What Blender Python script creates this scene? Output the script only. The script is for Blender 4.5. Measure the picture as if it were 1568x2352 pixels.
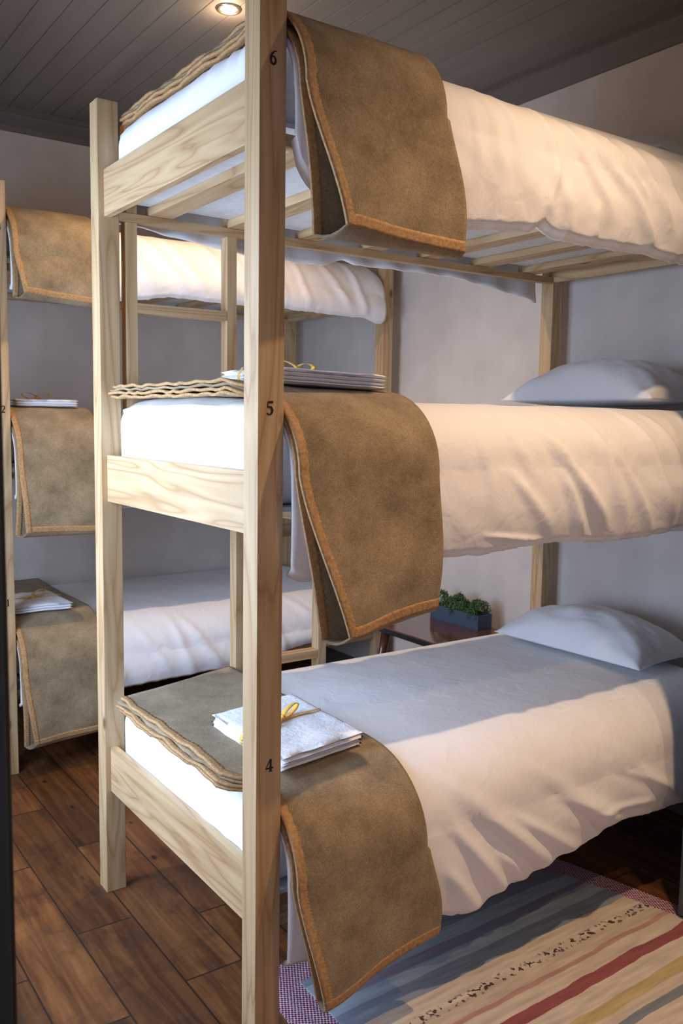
import bpy, bmesh, math, random
from mathutils import Vector, Matrix, noise
random.seed(7)
for o in list(bpy.data.objects): bpy.data.objects.remove(o, do_unlink=True)
SC = bpy.context.scene
COL = SC.collection
PI = math.pi

# ------------------------------------------------------------------ camera
YAW, PIT, ROL, FPX = 0.961452, -0.103716, 0.014884, 2031.25
cd = bpy.data.cameras.new('camera'); cam = bpy.data.objects.new('camera', cd); COL.objects.link(cam)
fw = Vector((math.cos(PIT)*math.cos(YAW), math.cos(PIT)*math.sin(YAW), math.sin(PIT)))
rt = Vector((math.sin(YAW), -math.cos(YAW), 0)); up = rt.cross(fw)
r2 = math.cos(ROL)*rt + math.sin(ROL)*up; u2 = -math.sin(ROL)*rt + math.cos(ROL)*up
cam.matrix_world = Matrix(((r2.x, u2.x, -fw.x, -0.8876), (r2.y, u2.y, -fw.y, -1.5714), (r2.z, u2.z, -fw.z, 1.4341), (0, 0, 0, 1)))
cd.sensor_fit = 'HORIZONTAL'; cd.sensor_width = 24.0; cd.lens = FPX/1568*24.0
cd.clip_start = 0.02; cd.clip_end = 50
cd.dof.use_dof = True; cd.dof.focus_distance = 2.0; cd.dof.aperture_fstop = 9.0
SC.camera = cam

# ------------------------------------------------------------------ world, lights, exposure
SC.view_settings.view_transform = 'Standard'; SC.view_settings.look = 'None'
SC.view_settings.exposure = 0.0; SC.view_settings.gamma = 1.0; SC.view_settings.use_curve_mapping = False
w = bpy.data.worlds.new('world'); SC.world = w; w.use_nodes = True
bg = w.node_tree.nodes['Background']; bg.inputs[0].default_value = (0.50, 0.66, 1.0, 1); bg.inputs[1].default_value = 0.27

def area(name, loc, target, sx, sy, power, color):
    l = bpy.data.lights.new(name, 'AREA'); l.shape = 'RECTANGLE'; l.size = sx; l.size_y = sy; l.energy = power; l.color = color
    o = bpy.data.objects.new(name, l); COL.objects.link(o); o.location = loc
    d = Vector(target)-Vector(loc); o.rotation_euler = d.to_track_quat('-Z', 'Y').to_euler(); return o
def spot(name, loc, power, color, size, blend=0.5, radius=0.03):
    l = bpy.data.lights.new(name, 'SPOT'); l.energy = power; l.color = color; l.spot_size = math.radians(size); l.spot_blend = blend
    l.shadow_soft_size = radius
    o = bpy.data.objects.new(name, l); COL.objects.link(o); o.location = loc; return o
# daylight through the tall window in the foot wall; fill added outside the doorway
area('window_daylight', (-0.92, 0.72, 1.28), (0.5, 0.74, 0.95), 1.25, 1.5, 62, (0.57, 0.73, 1.0))
area('doorway_fill', (-1.6, -2.3, 1.6), (0.6, 0.2, 0.9), 1.0, 1.6, 10, (0.54, 0.62, 1.0))
WARM = (1.0, 0.68, 0.41)
CEIL = 2.87
LAMPS = [(0.644, 1.364), (0.84, -0.70), (0.60, -1.60)]
for i, (x, y) in enumerate(LAMPS):
    spot('downlight_beam', (x, y, CEIL-0.012), (78, 125, 45)[i], WARM, (128, 126, 128)[i], (0.7, 1.0, 0.7)[i])

# ------------------------------------------------------------------ materials
def mat(name):
    m = bpy.data.materials.new(name); m.use_nodes = True
    nt = m.node_tree; b = nt.nodes['Principled BSDF']; return m, nt, b
def N(nt, t, **kw):
    n = nt.nodes.new(t)
    for k, v in kw.items():
        if hasattr(n, k) and not k[0].isupper(): setattr(n, k, v)
        else: n.inputs[k.replace('_', ' ')].default_value = v
    return n
def ramp(nt, stops):
    r = nt.nodes.new('ShaderNodeValToRGB'); e = r.color_ramp.elements
    while len(e) < len(stops): e.new(0.5)
    for i, (p, c) in enumerate(stops): e[i].position = p; e[i].color = (c[0], c[1], c[2], 1)
    return r
def mixc(nt, fac, a, b, bt='MIX'):
    m = nt.nodes.new('ShaderNodeMix'); m.data_type = 'RGBA'; m.blend_type = bt; m.clamp_factor = True
    for s, v in ((0, fac), (6, a), (7, b)):
        if hasattr(v, 'links') or hasattr(v, 'is_linked'): nt.links.new(v, m.inputs[s])
        elif s == 0: m.inputs[0].default_value = v
        else: m.inputs[s].default_value = (v[0], v[1], v[2], 1)
    return m.outputs[2]
def bump(nt, b, h, strength, dist=0.01):
    n = nt.nodes.new('ShaderNodeBump'); n.inputs['Strength'].default_value = strength; n.inputs['Distance'].default_value = dist
    nt.links.new(h, n.inputs['Height']); nt.links.new(n.outputs[0], b.inputs['Normal'])

def pine(name, axis):
    m, nt, b = mat(name); L = nt.links.new
    tc = N(nt, 'ShaderNodeTexCoord'); oi = N(nt, 'ShaderNodeObjectInfo')
    add = N(nt, 'ShaderNodeVectorMath', operation='ADD'); L(tc.outputs['Object'], add.inputs[0])
    sc = N(nt, 'ShaderNodeVectorMath', operation='SCALE'); sc.inputs[0].default_value = (7.1, 5.3, 9.7); L(oi.outputs['Random'], sc.inputs['Scale'])
    L(sc.outputs[0], add.inputs[1])
    mp = N(nt, 'ShaderNodeMapping'); s = [9.0, 9.0, 9.0]; s[axis] = 0.8; mp.inputs['Scale'].default_value = s; L(add.outputs[0], mp.inputs['Vector'])
    n1 = N(nt, 'ShaderNodeTexNoise', Scale=1.0, Detail=2.0, Distortion=0.6); L(mp.outputs[0], n1.inputs['Vector'])
    mul = N(nt, 'ShaderNodeMath', operation='MULTIPLY'); mul.inputs[1].default_value = 9.0; L(n1.outputs[0], mul.inputs[0])
    fr = N(nt, 'ShaderNodeMath', operation='PINGPONG'); fr.inputs[1].default_value = 0.5; L(mul.outputs[0], fr.inputs[0])
    r = ramp(nt, [(0.0, (0.41, 0.245, 0.115)), (0.10, (0.505, 0.335, 0.175)), (0.5, (0.585, 0.415, 0.235))]); L(fr.outputs[0], r.inputs[0])
    mp3 = N(nt, 'ShaderNodeMapping'); s = [60.0]*3; s[axis] = 1.6; mp3.inputs['Scale'].default_value = s; L(add.outputs[0], mp3.inputs['Vector'])
    n3 = N(nt, 'ShaderNodeTexNoise', Scale=1.0, Detail=3.0); L(mp3.outputs[0], n3.inputs['Vector'])
    r3 = ramp(nt, [(0.3, (0.86, 0.84, 0.80)), (0.7, (1.04, 1.04, 1.04))]); L(n3.outputs[0], r3.inputs[0])
    c = mixc(nt, 1.0, r.outputs[0], r3.outputs[0], 'MULTIPLY')
    mp2 = N(nt, 'ShaderNodeMapping'); s = [9.0]*3; s[axis] = 4.2; mp2.inputs['Scale'].default_value = s; L(add.outputs[0], mp2.inputs['Vector'])
    v = N(nt, 'ShaderNodeTexVoronoi', Scale=1.0); L(mp2.outputs[0], v.inputs['Vector'])
    kr = ramp(nt, [(0.0, (1, 1, 1)), (0.055, (1, 1, 1)), (0.12, (0, 0, 0))]); L(v.outputs['Distance'], kr.inputs[0])
    th = N(nt, 'ShaderNodeMath', operation='GREATER_THAN'); th.inputs[1].default_value = 0.50
    sp = N(nt, 'ShaderNodeSeparateColor'); L(v.outputs['Color'], sp.inputs[0]); L(sp.outputs[0], th.inputs[0])
    kf = N(nt, 'ShaderNodeMath', operation='MULTIPLY'); L(kr.outputs[0], kf.inputs[0]); L(th.outputs[0], kf.inputs[1])
    c2 = mixc(nt, kf.outputs[0], c, (0.17, 0.085, 0.04))
    L(c2, b.inputs['Base Color']); b.inputs['Roughness'].default_value = 0.52
    bump(nt, b, n3.outputs[0], 0.12, 0.002)
    return m
PINE = [pine('pine_along_length', 0), pine('pine_along_width', 1), pine('pine_upright', 2)]

def linen(name, col, strength=0.28, scale=16):
    m, nt, b = mat(name); L = nt.links.new
    tc = N(nt, 'ShaderNodeTexCoord')
    n1 = N(nt, 'ShaderNodeTexNoise', Scale=float(scale), Detail=4.0, Distortion=0.8); L(tc.outputs['Object'], n1.inputs['Vector'])
    n2 = N(nt, 'ShaderNodeTexNoise', Scale=900.0, Detail=1.0); L(tc.outputs['Object'], n2.inputs['Vector'])
    ad = N(nt, 'ShaderNodeMath', operation='MULTIPLY_ADD'); ad.inputs[1].default_value = 0.05; L(n2.outputs[0], ad.inputs[0]); L(n1.outputs[0], ad.inputs[2])
    b.inputs['Base Color'].default_value = (*col, 1); b.inputs['Roughness'].default_value = 0.85
    b.inputs['Sheen Weight'].default_value = 0.15
    bump(nt, b, ad.outputs[0], strength, 0.012)
    return m
DUVET = linen('white_cotton', (0.86, 0.85, 0.86))
SHEET = linen('white_sheet', (0.90, 0.90, 0.91), 0.10, 12)
PILLOW = linen('pillow_cotton', (0.84, 0.85, 0.87), 0.18, 14)
TOWEL = linen('white_towelling', (0.90, 0.90, 0.92), 0.3, 60)

def wool(name, c1, c2, c3, fine=260):
    m, nt, b = mat(name); L = nt.links.new
    tc = N(nt, 'ShaderNodeTexCoord')
    n1 = N(nt, 'ShaderNodeTexNoise', Scale=9.0, Detail=5.0, Roughness=0.7); L(tc.outputs['Object'], n1.inputs['Vector'])
    r1 = ramp(nt, [(0.32, c1), (0.5, c2), (0.68, c3)]); L(n1.outputs[0], r1.inputs[0])
    n2 = N(nt, 'ShaderNodeTexNoise', Scale=float(fine), Detail=3.0, Roughness=0.8); L(tc.outputs['Object'], n2.inputs['Vector'])
    r2_ = ramp(nt, [(0.35, (0.72, 0.70, 0.66)), (0.65, (1.18, 1.17, 1.15))]); L(n2.outputs[0], r2_.inputs[0])
    c = mixc(nt, 1.0, r1.outputs[0], r2_.outputs[0], 'MULTIPLY')
    mp = N(nt, 'ShaderNodeMapping'); mp.inputs['Scale'].default_value = (60, 60, 22); L(tc.outputs['Object'], mp.inputs['Vector'])
    v = N(nt, 'ShaderNodeTexVoronoi', Scale=1.0); L(mp.outputs[0], v.inputs['Vector'])
    kr = ramp(nt, [(0.0, (1, 1, 1)), (0.12, (0, 0, 0))]); L(v.outputs['Distance'], kr.inputs[0])
    sp = N(nt, 'ShaderNodeSeparateColor'); L(v.outputs['Color'], sp.inputs[0])
    th = N(nt, 'ShaderNodeMath', operation='GREATER_THAN'); th.inputs[1].default_value = 0.72; L(sp.outputs[1], th.inputs[0])
    kf = N(nt, 'ShaderNodeMath', operation='MULTIPLY'); L(kr.outputs[0], kf.inputs[0]); L(th.outputs[0], kf.inputs[1])
    kf2 = N(nt, 'ShaderNodeMath', operation='MULTIPLY'); kf2.inputs[1].default_value = 0.7; L(kf.outputs[0], kf2.inputs[0])
    c = mixc(nt, kf2.outputs[0], c, (0.10, 0.07, 0.045))
    L(c, b.inputs['Base Color']); b.inputs['Roughness'].default_value = 0.95; b.inputs['Sheen Weight'].default_value = 0.08
    b.inputs['Sheen Roughness'].default_value = 0.6
    bump(nt, b, n2.outputs[0], 0.5, 0.003)
    return m
WOOL = wool('beige_wool', (0.20, 0.148, 0.082), (0.295, 0.222, 0.13), (0.375, 0.285, 0.172))
def binding_mat():
    m, nt, b = mat('stitched_binding'); L = nt.links.new
    tc = N(nt, 'ShaderNodeTexCoord')
    wv = N(nt, 'ShaderNodeTexNoise', Scale=130.0, Detail=2.0); L(tc.outputs['Object'], wv.inputs['Vector'])
    r = ramp(nt, [(0.3, (0.33, 0.185, 0.075)), (0.7, (0.50, 0.30, 0.135))]); L(wv.outputs[0], r.inputs[0])
    L(r.outputs[0], b.inputs['Base Color']); b.inputs['Roughness'].default_value = 0.75
    bump(nt, b, wv.outputs[0], 0.5, 0.003)
    return m
BIND = binding_mat()

def plain(name, col, rough=0.6, metal=0.0, coat=0.0, emit=None, bumpscale=None, bs=0.1):
    m, nt, b = mat(name); b.inputs['Base Color'].default_value = (*col, 1); b.inputs['Roughness'].default_value = rough
    b.inputs['Metallic'].default_value = metal; b.inputs['Coat Weight'].default_value = coat
    if emit: b.inputs['Emission Color'].default_value = (*emit[0], 1); b.inputs['Emission Strength'].default_value = emit[1]
    if bumpscale:
        tc = N(nt, 'ShaderNodeTexCoord'); n = N(nt, 'ShaderNodeTexNoise', Scale=float(bumpscale), Detail=4.0); nt.links.new(tc.outputs['Object'], n.inputs['Vector'])
        r = ramp(nt, [(0.3, [c*0.92 for c in col]), (0.7, [min(1, c*1.06) for c in col])]); nt.links.new(n.outputs[0], r.inputs[0])
        nt.links.new(r.outputs[0], b.inputs['Base Color']); bump(nt, b, n.outputs[0], bs, 0.004)
    return m
WALL = plain('wall_paint', (0.64, 0.585, 0.54), 0.75, bumpscale=6, bs=0.08)
PANEL = plain('painted_base_panel', (0.72, 0.74, 0.76), 0.55, bumpscale=40, bs=0.05)
INK = plain('black_ink', (0.006, 0.006, 0.006), 0.5)
JAMB = plain('dark_grey_paint', (0.022, 0.026, 0.024), 0.5, bumpscale=8, bs=0.1)
CAB = plain('grey_paint', (0.10, 0.125, 0.135), 0.45, bumpscale=8, bs=0.05)
RIB = plain('yellow_satin', (0.95, 0.52, 0.03), 0.30)
RIB.node_tree.nodes['Principled BSDF'].inputs['Sheen Weight'].default_value = 0.4
METAL = plain('brushed_metal', (0.75, 0.70, 0.60), 0.3, metal=1.0)
GLOW = plain('lamp_glass', (1, 1, 1), 0.3, emit=((1.0, 0.86, 0.62), 14.0))
PLANT = plain('slate_box_paint', (0.045, 0.075, 0.12), 0.6, bumpscale=30, bs=0.15)
SOIL = plain('dark_soil', (0.02, 0.015, 0.01), 0.9)
def leafmat():
    m, nt, b = mat('box_leaves'); L = nt.links.new
    g = N(nt, 'ShaderNodeNewGeometry'); r = ramp(nt, [(0.0, (0.012, 0.045, 0.015)), (0.5, (0.045, 0.12, 0.03)), (1.0, (0.17, 0.28, 0.08))])
    L(g.outputs['Random Per Island'], r.inputs[0]); L(r.outputs[0], b.inputs['Base Color']); b.inputs['Roughness'].default_value = 0.45
    return m
LEAF = leafmat()
def tabletop():
    m, nt, b = mat('varnished_redwood'); L = nt.links.new
    tc = N(nt, 'ShaderNodeTexCoord'); mp = N(nt, 'ShaderNodeMapping'); mp.inputs['Scale'].default_value = (30, 3, 30); L(tc.outputs['Object'], mp.inputs['Vector'])
    n = N(nt, 'ShaderNodeTexNoise', Scale=1.0, Detail=4.0); L(mp.outputs[0], n.inputs['Vector'])
    r = ramp(nt, [(0.3, (0.075, 0.022, 0.012)), (0.7, (0.16, 0.055, 0.028))]); L(n.outputs[0], r.inputs[0]); L(r.outputs[0], b.inputs['Base Color'])
    b.inputs['Roughness'].default_value = 0.12; b.inputs['Coat Weight'].default_value = 0.6; b.inputs['Coat Roughness'].default_value = 0.06
    return m
TABLE = tabletop(); BLACK = plain('black_edge', (0.008, 0.009, 0.012), 0.35)

def ceiling_mat():
    m, nt, b = mat('ceiling_boards'); L = nt.links.new
    tc = N(nt, 'ShaderNodeTexCoord'); mp = N(nt, 'ShaderNodeMapping'); mp.inputs['Scale'].default_value = (14, 0.7, 1); L(tc.outputs['Object'], mp.inputs['Vector'])
    n = N(nt, 'ShaderNodeTexNoise', Scale=1.0, Detail=3.0); L(mp.outputs[0], n.inputs['Vector'])
    r = ramp(nt, [(0.3, (0.17, 0.155, 0.14)), (0.7, (0.21, 0.195, 0.175))]); L(n.outputs[0], r.inputs[0]); L(r.outputs[0], b.inputs['Base Color'])
    b.inputs['Roughness'].default_value = 0.42
    return m
CEILM = ceiling_mat()
CORN = plain('cornice_paint', (0.13, 0.12, 0.11), 0.5)

def floor_mat():
    m, nt, b = mat('old_floorboards'); L = nt.links.new
    tc = N(nt, 'ShaderNodeTexCoord'); sp = N(nt, 'ShaderNodeSeparateXYZ'); L(tc.outputs['Object'], sp.inputs[0])
    def math_(op, a, b_=None, c=None):
        n = N(nt, 'ShaderNodeMath', operation=op)
        for i, v in enumerate((a, b_, c)):
            if v is None: continue
            if hasattr(v, 'is_linked'): L(v, n.inputs[i])
            else: n.inputs[i].default_value = v
        return n.outputs[0]
    W = 0.165
    u = math_('DIVIDE', math_('ADD', sp.outputs[0], 0.148), W); col = math_('FLOOR', u); fu = math_('FRACT', u)
    wn = N(nt, 'ShaderNodeTexWhiteNoise', noise_dimensions='1D'); L(col, wn.inputs['W'])
    vv = math_('DIVIDE', math_('ADD', sp.outputs[1], math_('MULTIPLY', wn.outputs['Value'], 3.1)), 0.85); row = math_('FLOOR', vv); fv = math_('FRACT', vv)
    cmb = N(nt, 'ShaderNodeCombineXYZ'); L(col, cmb.inputs[0]); L(row, cmb.inputs[1])
    wn2 = N(nt, 'ShaderNodeTexWhiteNoise', noise_dimensions='3D'); L(cmb.outputs[0], wn2.inputs['Vector'])
    off = N(nt, 'ShaderNodeVectorMath', operation='SCALE'); off.inputs['Scale'].default_value = 11.0; L(wn2.outputs['Color'], off.inputs[0])
    av = N(nt, 'ShaderNodeVectorMath', operation='ADD'); L(tc.outputs['Object'], av.inputs[0]); L(off.outputs[0], av.inputs[1])
    mp = N(nt, 'ShaderNodeMapping'); mp.inputs['Scale'].default_value = (26, 1.8, 1); L(av.outputs[0], mp.inputs['Vector'])
    n1 = N(nt, 'ShaderNodeTexNoise', Scale=1.0, Detail=6.0, Roughness=0.65, Distortion=0.7); L(mp.outputs[0], n1.inputs['Vector'])
    r1 = ramp(nt, [(0.25, (0.040, 0.015, 0.006)), (0.45, (0.110, 0.042, 0.014)), (0.62, (0.190, 0.078, 0.026)), (0.8, (0.27, 0.125, 0.046))]); L(n1.outputs[0], r1.inputs[0])
    tint = ramp(nt, [(0.0, (0.55, 0.50, 0.46)), (0.5, (0.95, 0.88, 0.80)), (1.0, (1.25, 1.15, 1.0))]); L(wn2.outputs['Value'], tint.inputs[0])
    c = mixc(nt, 1.0, r1.outputs[0], tint.outputs[0], 'MULTIPLY')
    n2 = N(nt, 'ShaderNodeTexNoise', Scale=4.5, Detail=5.0, Roughness=0.7); L(tc.outputs['Object'], n2.inputs['Vector'])
    r2_ = ramp(nt, [(0.33, (0.35, 0.32, 0.30)), (0.5, (1, 1, 1))]); L(n2.outputs[0], r2_.inputs[0])
    c = mixc(nt, 0.8, c, r2_.outputs[0], 'MULTIPLY')
    mp4 = N(nt, 'ShaderNodeMapping'); mp4.inputs['Scale'].default_value = (13, 6, 1); L(tc.outputs['Object'], mp4.inputs['Vector'])
    n4 = N(nt, 'ShaderNodeTexVoronoi', Scale=1.0); L(mp4.outputs[0], n4.inputs['Vector'])
    n5 = N(nt, 'ShaderNodeTexNoise', Scale=40.0, Detail=3.0); L(tc.outputs['Object'], n5.inputs['Vector'])
    d = math_('MULTIPLY_ADD', n5.outputs[0], 0.14, n4.outputs['Distance'])
    kr = ramp(nt, [(0.135, (1, 1, 1)), (0.20, (0, 0, 0))]); L(d, kr.inputs[0])
    c = mixc(nt, kr.outputs[0], c, (0.014, 0.009, 0.008))
    gx = math_('LESS_THAN', math_('MINIMUM', fu, math_('SUBTRACT', 1.0, fu)), 0.016)
    gy = math_('LESS_THAN', math_('MINIMUM', fv, math_('SUBTRACT', 1.0, fv)), 0.0035)
    g = math_('MAXIMUM', gx, gy)
    c = mixc(nt, math_('MULTIPLY', g, 0.85), c, (0.012, 0.007, 0.005))
    L(c, b.inputs['Base Color'])
    rr = ramp(nt, [(0.3, (0.55,)*3), (0.7, (0.38,)*3)]); L(n2.outputs[0], rr.inputs[0]); L(rr.outputs[0], b.inputs['Roughness'])
    h = math_('SUBTRACT', n1.outputs[0], math_('MULTIPLY', g, 1.5)); bump(nt, b, h, 0.35, 0.004)
    return m
FLOOR = floor_mat()

def rug_mat():
    m, nt, b = mat('striped_cotton_rug'); L = nt.links.new
    tc = N(nt, 'ShaderNodeTexCoord'); sp = N(nt, 'ShaderNodeSeparateXYZ'); L(tc.outputs['Object'], sp.inputs[0])
    nz = N(nt, 'ShaderNodeTexNoise', Scale=7.0, Detail=3.0); L(tc.outputs['Object'], nz.inputs['Vector'])
    # stripe coordinate, world y corrected for the rug's small turn; object origin is the world origin
    a = N(nt, 'ShaderNodeMath', operation='MULTIPLY_ADD'); a.inputs[1].default_value = -0.023; L(sp.outputs[0], a.inputs[0]); L(sp.outputs[1], a.inputs[2])
    a2 = N(nt, 'ShaderNodeMath', operation='MULTIPLY_ADD'); a2.inputs[1].default_value = 0.022; L(nz.outputs[0], a2.inputs[0]); L(a.outputs[0], a2.inputs[2])
    mr = N(nt, 'ShaderNodeMapRange'); mr.inputs['From Min'].default_value = -0.90+0.011; mr.inputs['From Max'].default_value = 0.45+0.011; L(a2.outputs[0], mr.inputs[0])
    P = lambda y: (y - 0.023 + 0.90)/1.35
    cream = (0.56, 0.47, 0.37); cw = (0.60, 0.52, 0.43); pink = (0.46, 0.27, 0.23); red = (0.29, 0.085, 0.09); yel = (0.50, 0.38, 0.19); bl = (0.20, 0.22, 0.24); grey = (0.22, 0.26, 0.31); lb = (0.36, 0.43, 0.47); pur = (0.26, 0.25, 0.31)
    st = [(-0.80, cream), (-0.62, red), (-0.585, cream), (-0.50, pink), (-0.48, cream), (-0.43, cream), (-0.365, bl), (-0.335, cream), (-0.305, yel), (-0.270, cw), (-0.212, red), (-0.172, cw), (-0.128, pink), (-0.112, cream), (-0.055, cw), (-0.01, cream), (0.012, grey), (0.07, lb), (0.11, pur), (0.15, lb), (0.20, grey), (0.28, pur), (0.33, grey)]
    # colour ramps hold at most 32 stops
    r = ramp(nt, [(max(0, P(y)), c) for y, c in st]); r.color_ramp.interpolation = 'CONSTANT'; L(mr.outputs[0], r.inputs[0])
    n2 = N(nt, 'ShaderNodeMapping'); n2.inputs['Scale'].default_value = (7, 60, 1); L(tc.outputs['Object'], n2.inputs['Vector'])
    n3 = N(nt, 'ShaderNodeTexNoise', Scale=1.0, Detail=4.0); L(n2.outputs[0], n3.inputs['Vector'])
    r3 = ramp(nt, [(0.3, (0.78, 0.77, 0.78)), (0.7, (1.12, 1.12, 1.12))]); L(n3.outputs[0], r3.inputs[0])
    c = mixc(nt, 1.0, r.outputs[0], r3.outputs[0], 'MULTIPLY')
    # speckled row
    v = N(nt, 'ShaderNodeTexNoise', Scale=75.0, Detail=1.0); L(tc.outputs['Object'], v.inputs['Vector'])
    kr = ramp(nt, [(0.56, (0, 0, 0)), (0.60, (1, 1, 1))]); L(v.outputs[0], kr.inputs[0])
    br = ramp(nt, [(P(-0.068), (0, 0, 0)), (P(-0.064), (1, 1, 1)), (P(-0.040), (1, 1, 1)), (P(-0.036), (0, 0, 0))]); L(mr.outputs[0], br.inputs[0])
    f = N(nt, 'ShaderNodeMath', operation='MULTIPLY'); L(kr.outputs[0], f.inputs[0]); L(br.outputs[0], f.inputs[1])
    c = mixc(nt, f.outputs[0], c, (0.07, 0.035, 0.04))
    L(c, b.inputs['Base Color']); b.inputs['Roughness'].default_value = 0.9
    bump(nt, b, n3.outputs[0], 0.4, 0.004)
    return m
RUG = rug_mat()
def dots_mat():
    m, nt, b = mat('red_dotted_border'); L = nt.links.new
    tc = N(nt, 'ShaderNodeTexCoord'); mp = N(nt, 'ShaderNodeMapping'); mp.inputs['Scale'].default_value = (1, 1, 1); mp.inputs['Rotation'].default_value = (0, 0, 0.5); L(tc.outputs['Object'], mp.inputs['Vector'])
    v = N(nt, 'ShaderNodeTexVoronoi', Scale=130.0, Randomness=0.12); v.voronoi_dimensions = '2D'; L(mp.outputs[0], v.inputs['Vector'])
    r = ramp(nt, [(0.34, (0.13, 0.008, 0.03)), (0.50, (0.66, 0.50, 0.60))]); L(v.outputs['Distance'], r.inputs[0])
    L(r.outputs[0], b.inputs['Base Color']); b.inputs['Roughness'].default_value = 0.85; bump(nt, b, v.outputs['Distance'], 0.6, 0.003)
    return m
DOTS = dots_mat()

# ------------------------------------------------------------------ mesh helpers
def link(name, bm, m, parent=None, smooth=False, loc=(0, 0, 0)):
    me = bpy.data.meshes.new(name)
    bmesh.ops.recalc_face_normals(bm, faces=bm.faces)
    bm.to_mesh(me); bm.free()
    for mm in (m if isinstance(m, (list, tuple)) else [m]): me.materials.append(mm)
    if smooth:
        for p in me.polygons: p.use_smooth = True
    o = bpy.data.objects.new(name, me); COL.objects.link(o); o.location = loc
    if parent: o.parent = parent
    return o
def box(bm, x0, x1, y0, y1, z0, z1, bev=0.0):
    vs = [bm.verts.new((x, y, z)) for x in (x0, x1) for y in (y0, y1) for z in (z0, z1)]
    fs = [(0, 1, 3, 2), (4, 6, 7, 5), (0, 4, 5, 1), (2, 3, 7, 6), (0, 2, 6, 4), (1, 5, 7, 3)]
    F = [bm.faces.new([vs[i] for i in f]) for f in fs]
    if bev > 0:
        es = list({e for f in F for e in f.edges})
        bmesh.ops.bevel(bm, geom=es, offset=bev, segments=2, affect='EDGES', profile=0.6)
def boxobj(name, m, parent, *a, bev=0.0015):
    bm = bmesh.new(); box(bm, *a, bev=bev); return link(name, bm, m, parent)
def grid(bm, pts, mats=None, thick=0.0):
    """pts[i][j] -> Vector; open sheet"""
    V = [[bm.verts.new(p) for p in row] for row in pts]
    for i in range(len(V)-1):
        for j in range(len(V[0])-1):
            f = bm.faces.new((V[i][j], V[i+1][j], V[i+1][j+1], V[i][j+1]))
            if mats: f.material_index = mats(i, j)
    return V
def solid(o, t, off=-1.0, sub=0):
    md = o.modifiers.new('Thickness', 'SOLIDIFY'); md.thickness = t; md.offset = off; md.use_even_offset = False
    if sub:
        s = o.modifiers.new('Smooth', 'SUBSURF'); s.levels = sub; s.render_levels = sub
def empty(name, loc=(0, 0, 0), label=None, cat=None, group=None):
    o = bpy.data.objects.new(name, None); COL.objects.link(o); o.location = loc; o.empty_display_size = 0.1
    tag(o, label, cat, group); return o
def tag(o, label=None, cat=None, group=None, kind=None):
    if label: o['label'] = label
    if cat: o['category'] = cat
    if group: o['group'] = group
    if kind: o['kind'] = kind
    return o
def copy_tree(o, parent=None):
    c = o.copy(); COL.objects.link(c); c.parent = parent
    for ch in [k for k in bpy.data.objects if k.parent == o]: copy_tree(ch, c)
    return c
def ss(a, b, x):
    t = max(0.0, min(1.0, (x-a)/(b-a))) if a != b else float(x > a); return t*t*(3-2*t)
def pl(pts, x):
    if x <= pts[0][0]: return pts[0][1]
    for (a, b), (c, d) in zip(pts, pts[1:]):
        if x <= c:
            t = (x-a)/(c-a); return b+(d-b)*t
    return pts[-1][1]
def nz(x, y, z=0.0): return noise.noise(Vector((x, y, z)))

# ------------------------------------------------------------------ room shell
W, LEN, HT, T = 0.9691, 1.9171, 2.309, 0.0609
XH, YB, XF, YN = 1.9606, 2.9447, -0.70, -2.30          # head wall, back wall, foot wall, near wall
def struct(name, m, boxes, bev=0.0):
    bm = bmesh.new()
    for b in boxes: box(bm, *b, bev=bev)
    return tag(link(name, bm, m), kind='structure')
struct('floor', FLOOR, [(XF-1.6, XH+0.1, YN-0.6, YB+0.1, -0.05, 0.0)])
struct('wall_head', WALL, [(XH, XH+0.1, YN, YB+0.1, 0, CEIL+0.1)])
struct('wall_back', WALL, [(XF-0.1, XH, YB, YB+0.1, 0, CEIL+0.1)])
struct('wall_near', WALL, [(XF-0.1, XH, YN-0.1, YN, 0, CEIL+0.1)])
wy0, wy1, wz0, wz1 = 0.10, 1.45, 0.30, 2.05
struct('wall_foot', WALL, [(XF-0.1, XF, wy1, YB, 0, CEIL+0.1), (XF-0.1, XF, -0.80, wy0, 0, CEIL+0.1), (XF-0.1, XF, wy0, wy1, 0, wz0), (XF-0.1, XF, wy0, wy1, wz1, CEIL+0.1),
                           (XF-0.1, XF, YN, -1.80, 0, CEIL+0.1), (XF-0.1, XF, -1.80, -0.80, 2.15, CEIL+0.1)])
bm = bmesh.new()
for a in ((wy0, wy0+0.05, wz0, wz1), (wy1-0.05, wy1, wz0, wz1), (wy0+0.05, wy1-0.05, wz0, wz0+0.05), (wy0+0.05, wy1-0.05, wz1-0.05, wz1), ((wy0+wy1)/2-0.02, (wy0+wy1)/2+0.02, wz0+0.05, wz1-0.05)):
    box(bm, XF-0.07, XF-0.03, *a, bev=0.003)
tag(link('window_1', bm, CAB), kind='structure')
bm = bmesh.new()
box(bm, XF-0.10, XF+0.001, -0.806, -0.80, 0, 2.17, 0.004); box(bm, XF-0.10, XF+0.001, -1.80, -1.78, 0, 2.17, 0.004)
box(bm, XF-0.10, XF+0.001, -1.78, -0.82, 2.13, 2.17, 0.004)
box(bm, XF, XF+0.006, -0.796, -0.74, 0, 2.23, 0.003); box(bm, XF, XF+0.006, -1.88, -1.80, 0, 2.23, 0.003)
tag(link('door_1', bm, JAMB), kind='structure')
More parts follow.
